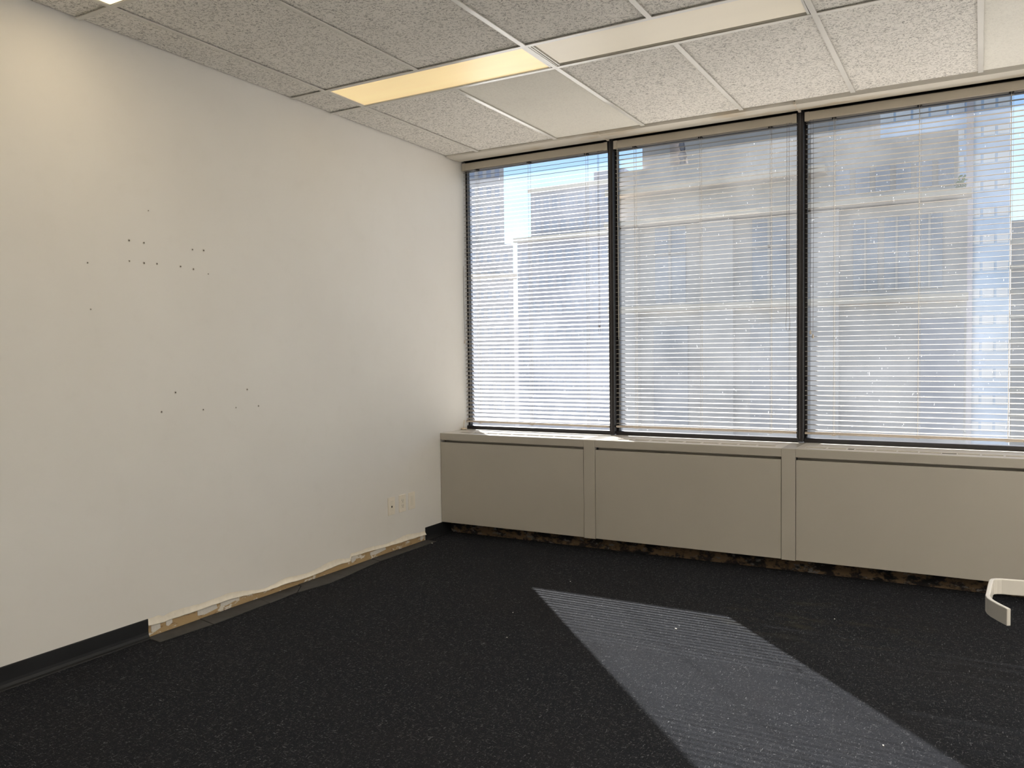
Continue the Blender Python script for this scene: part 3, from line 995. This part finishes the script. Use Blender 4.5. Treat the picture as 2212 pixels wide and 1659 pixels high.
# limestone building straight across
b3 = bldg('limestone_building', 'broad buff limestone building with ledges facing the middle and right windows', (-2, 32, GZ))
g = Geo(); g.box(-7.6, 3.30, 26, 44, GZ, 5.6); g.box(-7.55, 3.05, 26.3, 44, 5.6, 7.70); 
build('main_block', g, M_ST3, b3)
g = Geo(); g.box(-6.66, -5.66, 26.6, 30, 7.7, 16.0)
build('chimney_stack', g, M_ST3, b3)
g = Geo()
g.prism([(-4.94, 7.6), (-5.10, 8.47), (-4.2, 10.6), (-4.2, 13), (-.5, 13), (-.5, 7.6)], 'y', 26.4, 44)
build('roof_block', g, M_ST3, b3)
g = Geo(); g.lathe([(.14, 0), (.10, .3), (.17, .45), (.07, .6), (.15, .8), (.05, 1.1), (.02, 1.3)], 10, (-5.33, 27, 7.7))
build('finial', g, M_ST2, b3, smooth=True)
for z_, xl, xr_, dp in ((6.78, -7.7, -.5, .35), (5.66, -7.7, 3.40, .45), (2.72, -7.65, 3.34, .3)):
    g = Geo(); g.box(xl, xr_, 26 - dp, 26.3, z_, z_ + .20)
    build('ledge', g, M_LEDGE, b3)
for xc_, w_, z0_, z1_ in ((-5.46, 1.07, 3.0, 5.55), (-2.2, 1.06, 3.0, 5.55)):
    g = Geo(); g.box(xc_ - w_ / 2, xc_ + w_ / 2, 25.95, 26.2, z0_, z1_)
    wd = build('window', g, M_GL_D, b3)
    g = Geo(); g.box(xc_ - .04, xc_ + .04, 25.9, 25.96, z0_, z1_); g.box(xc_ - w_ / 2, xc_ + w_ / 2, 25.9, 25.96, z0_ + 1.6, z0_ + 1.7)
    build('muntin', g, M_ST1, wd)
for xc_ in (-7.1, -3.85, -.65):
    g = Geo(); g.box(xc_ - .55, xc_ + .55, 25.75, 26.05, -16, 5.6)
    build('pilaster', g, M_ST3, b3)
for i in range(6):      # upper row of windows at the right
    g = Geo(); xc_ = -.05 + i * .56
    g.box(xc_ - .20, xc_ + .20, 26.2, 26.4, 6.1, 6.85)
    build('window', g, M_GL_D, b3)
for i, xc_ in enumerate((.62, 1.48, 2.34)):
    g = Geo(); g.box(xc_ - .34, xc_ + .34, 25.95, 26.2, 3.1, 5.25)
    wd = build('window', g, M_GL_D, b3)
    g = Geo(); g.box(xc_ - .03, xc_ + .03, 25.9, 25.96, 3.1, 5.25)
    build('muntin', g, M_ST3, wd)
for i, (xc_, w_) in enumerate(((-5.46, 1.2), (-2.2, 1.2), (2.64, 1.2))):
    g = Geo(); g.box(xc_ - w_ / 2, xc_ + w_ / 2, 25.95, 26.2, -1.2, 2.2)
    build('window', g, M_GL_D, b3)
# blue glass tower behind
b4 = bldg('glass_tower', 'tall blue glass tower rising behind the limestone building', (2, 68, GZ))
g = Geo(); g.box(-3.2, 3.3, 60.5, 76, GZ, 44); g.box(3.3, 5.75, 60, 76, GZ, 44)
build('core', g, M_GL_B, b4)
window_grid(b4, -3.1, 3.2, 6, 30, 60.45, 6, 14, .86, .34, M_GL_W, .1, 'spandrel')
window_grid(b4, 3.35, 5.70, -8, 30, 59.95, 3, 22, .80, .34, M_GL_W, .1, 'spandrel')
g = Geo(); g.box(3.25, 3.65, 59.6, 60.6, GZ, 44)
build('corner_fin', g, M_ST2, b4)
# lower block at far right
b5 = bldg('balcony_block', 'grey block with thin floor ledges at the far right of the right window', (12, 80, GZ))
g = Geo(); g.box(6.4, 20, 75, 88, GZ, 11.5)
build('main_block', g, M_ST1, b5)
for j in range(9):
    g = Geo(); g.box(6.2, 20, 74.4, 75.2, -6 + j * 1.95, -5.7 + j * 1.95)
    build('floor_ledge', g, M_LEDGE, b5)
# roof plant on the limestone building's right corner
tr = thing('roof_shrub', 'small green shrub on the ledge at the right corner of the limestone building', 'shrub', (3.15, 25.8, 5.86))
g = Geo()
for i in range(60):
    a = random.uniform(0, 6.28); rr = random.uniform(0, .18); zz = random.uniform(0, .38)
    c_ = V(3.15 + rr * math.cos(a), 25.85 + rr * .6 * math.sin(a), 5.87 + zz)
    d1 = V(random.uniform(-1, 1), random.uniform(-1, 1), random.uniform(-.3, 1)).normalized() * .07; d2_ = d1.cross(V(random.uniform(-1, 1), random.uniform(-1, 1), random.uniform(-1, 1))).normalized() * .035
    g.quad(tuple(c_ - d1), tuple(c_ + d2_), tuple(c_ + d1), tuple(c_ - d2_))
build('foliage', g, M_FOL, tr)
g = Geo(); g.tube([(3.15, 25.85, 5.84), (3.14, 25.85, 6.05), (3.17, 25.84, 6.2)], .012, 5)
build('stem', g, M_RAIL, tr)
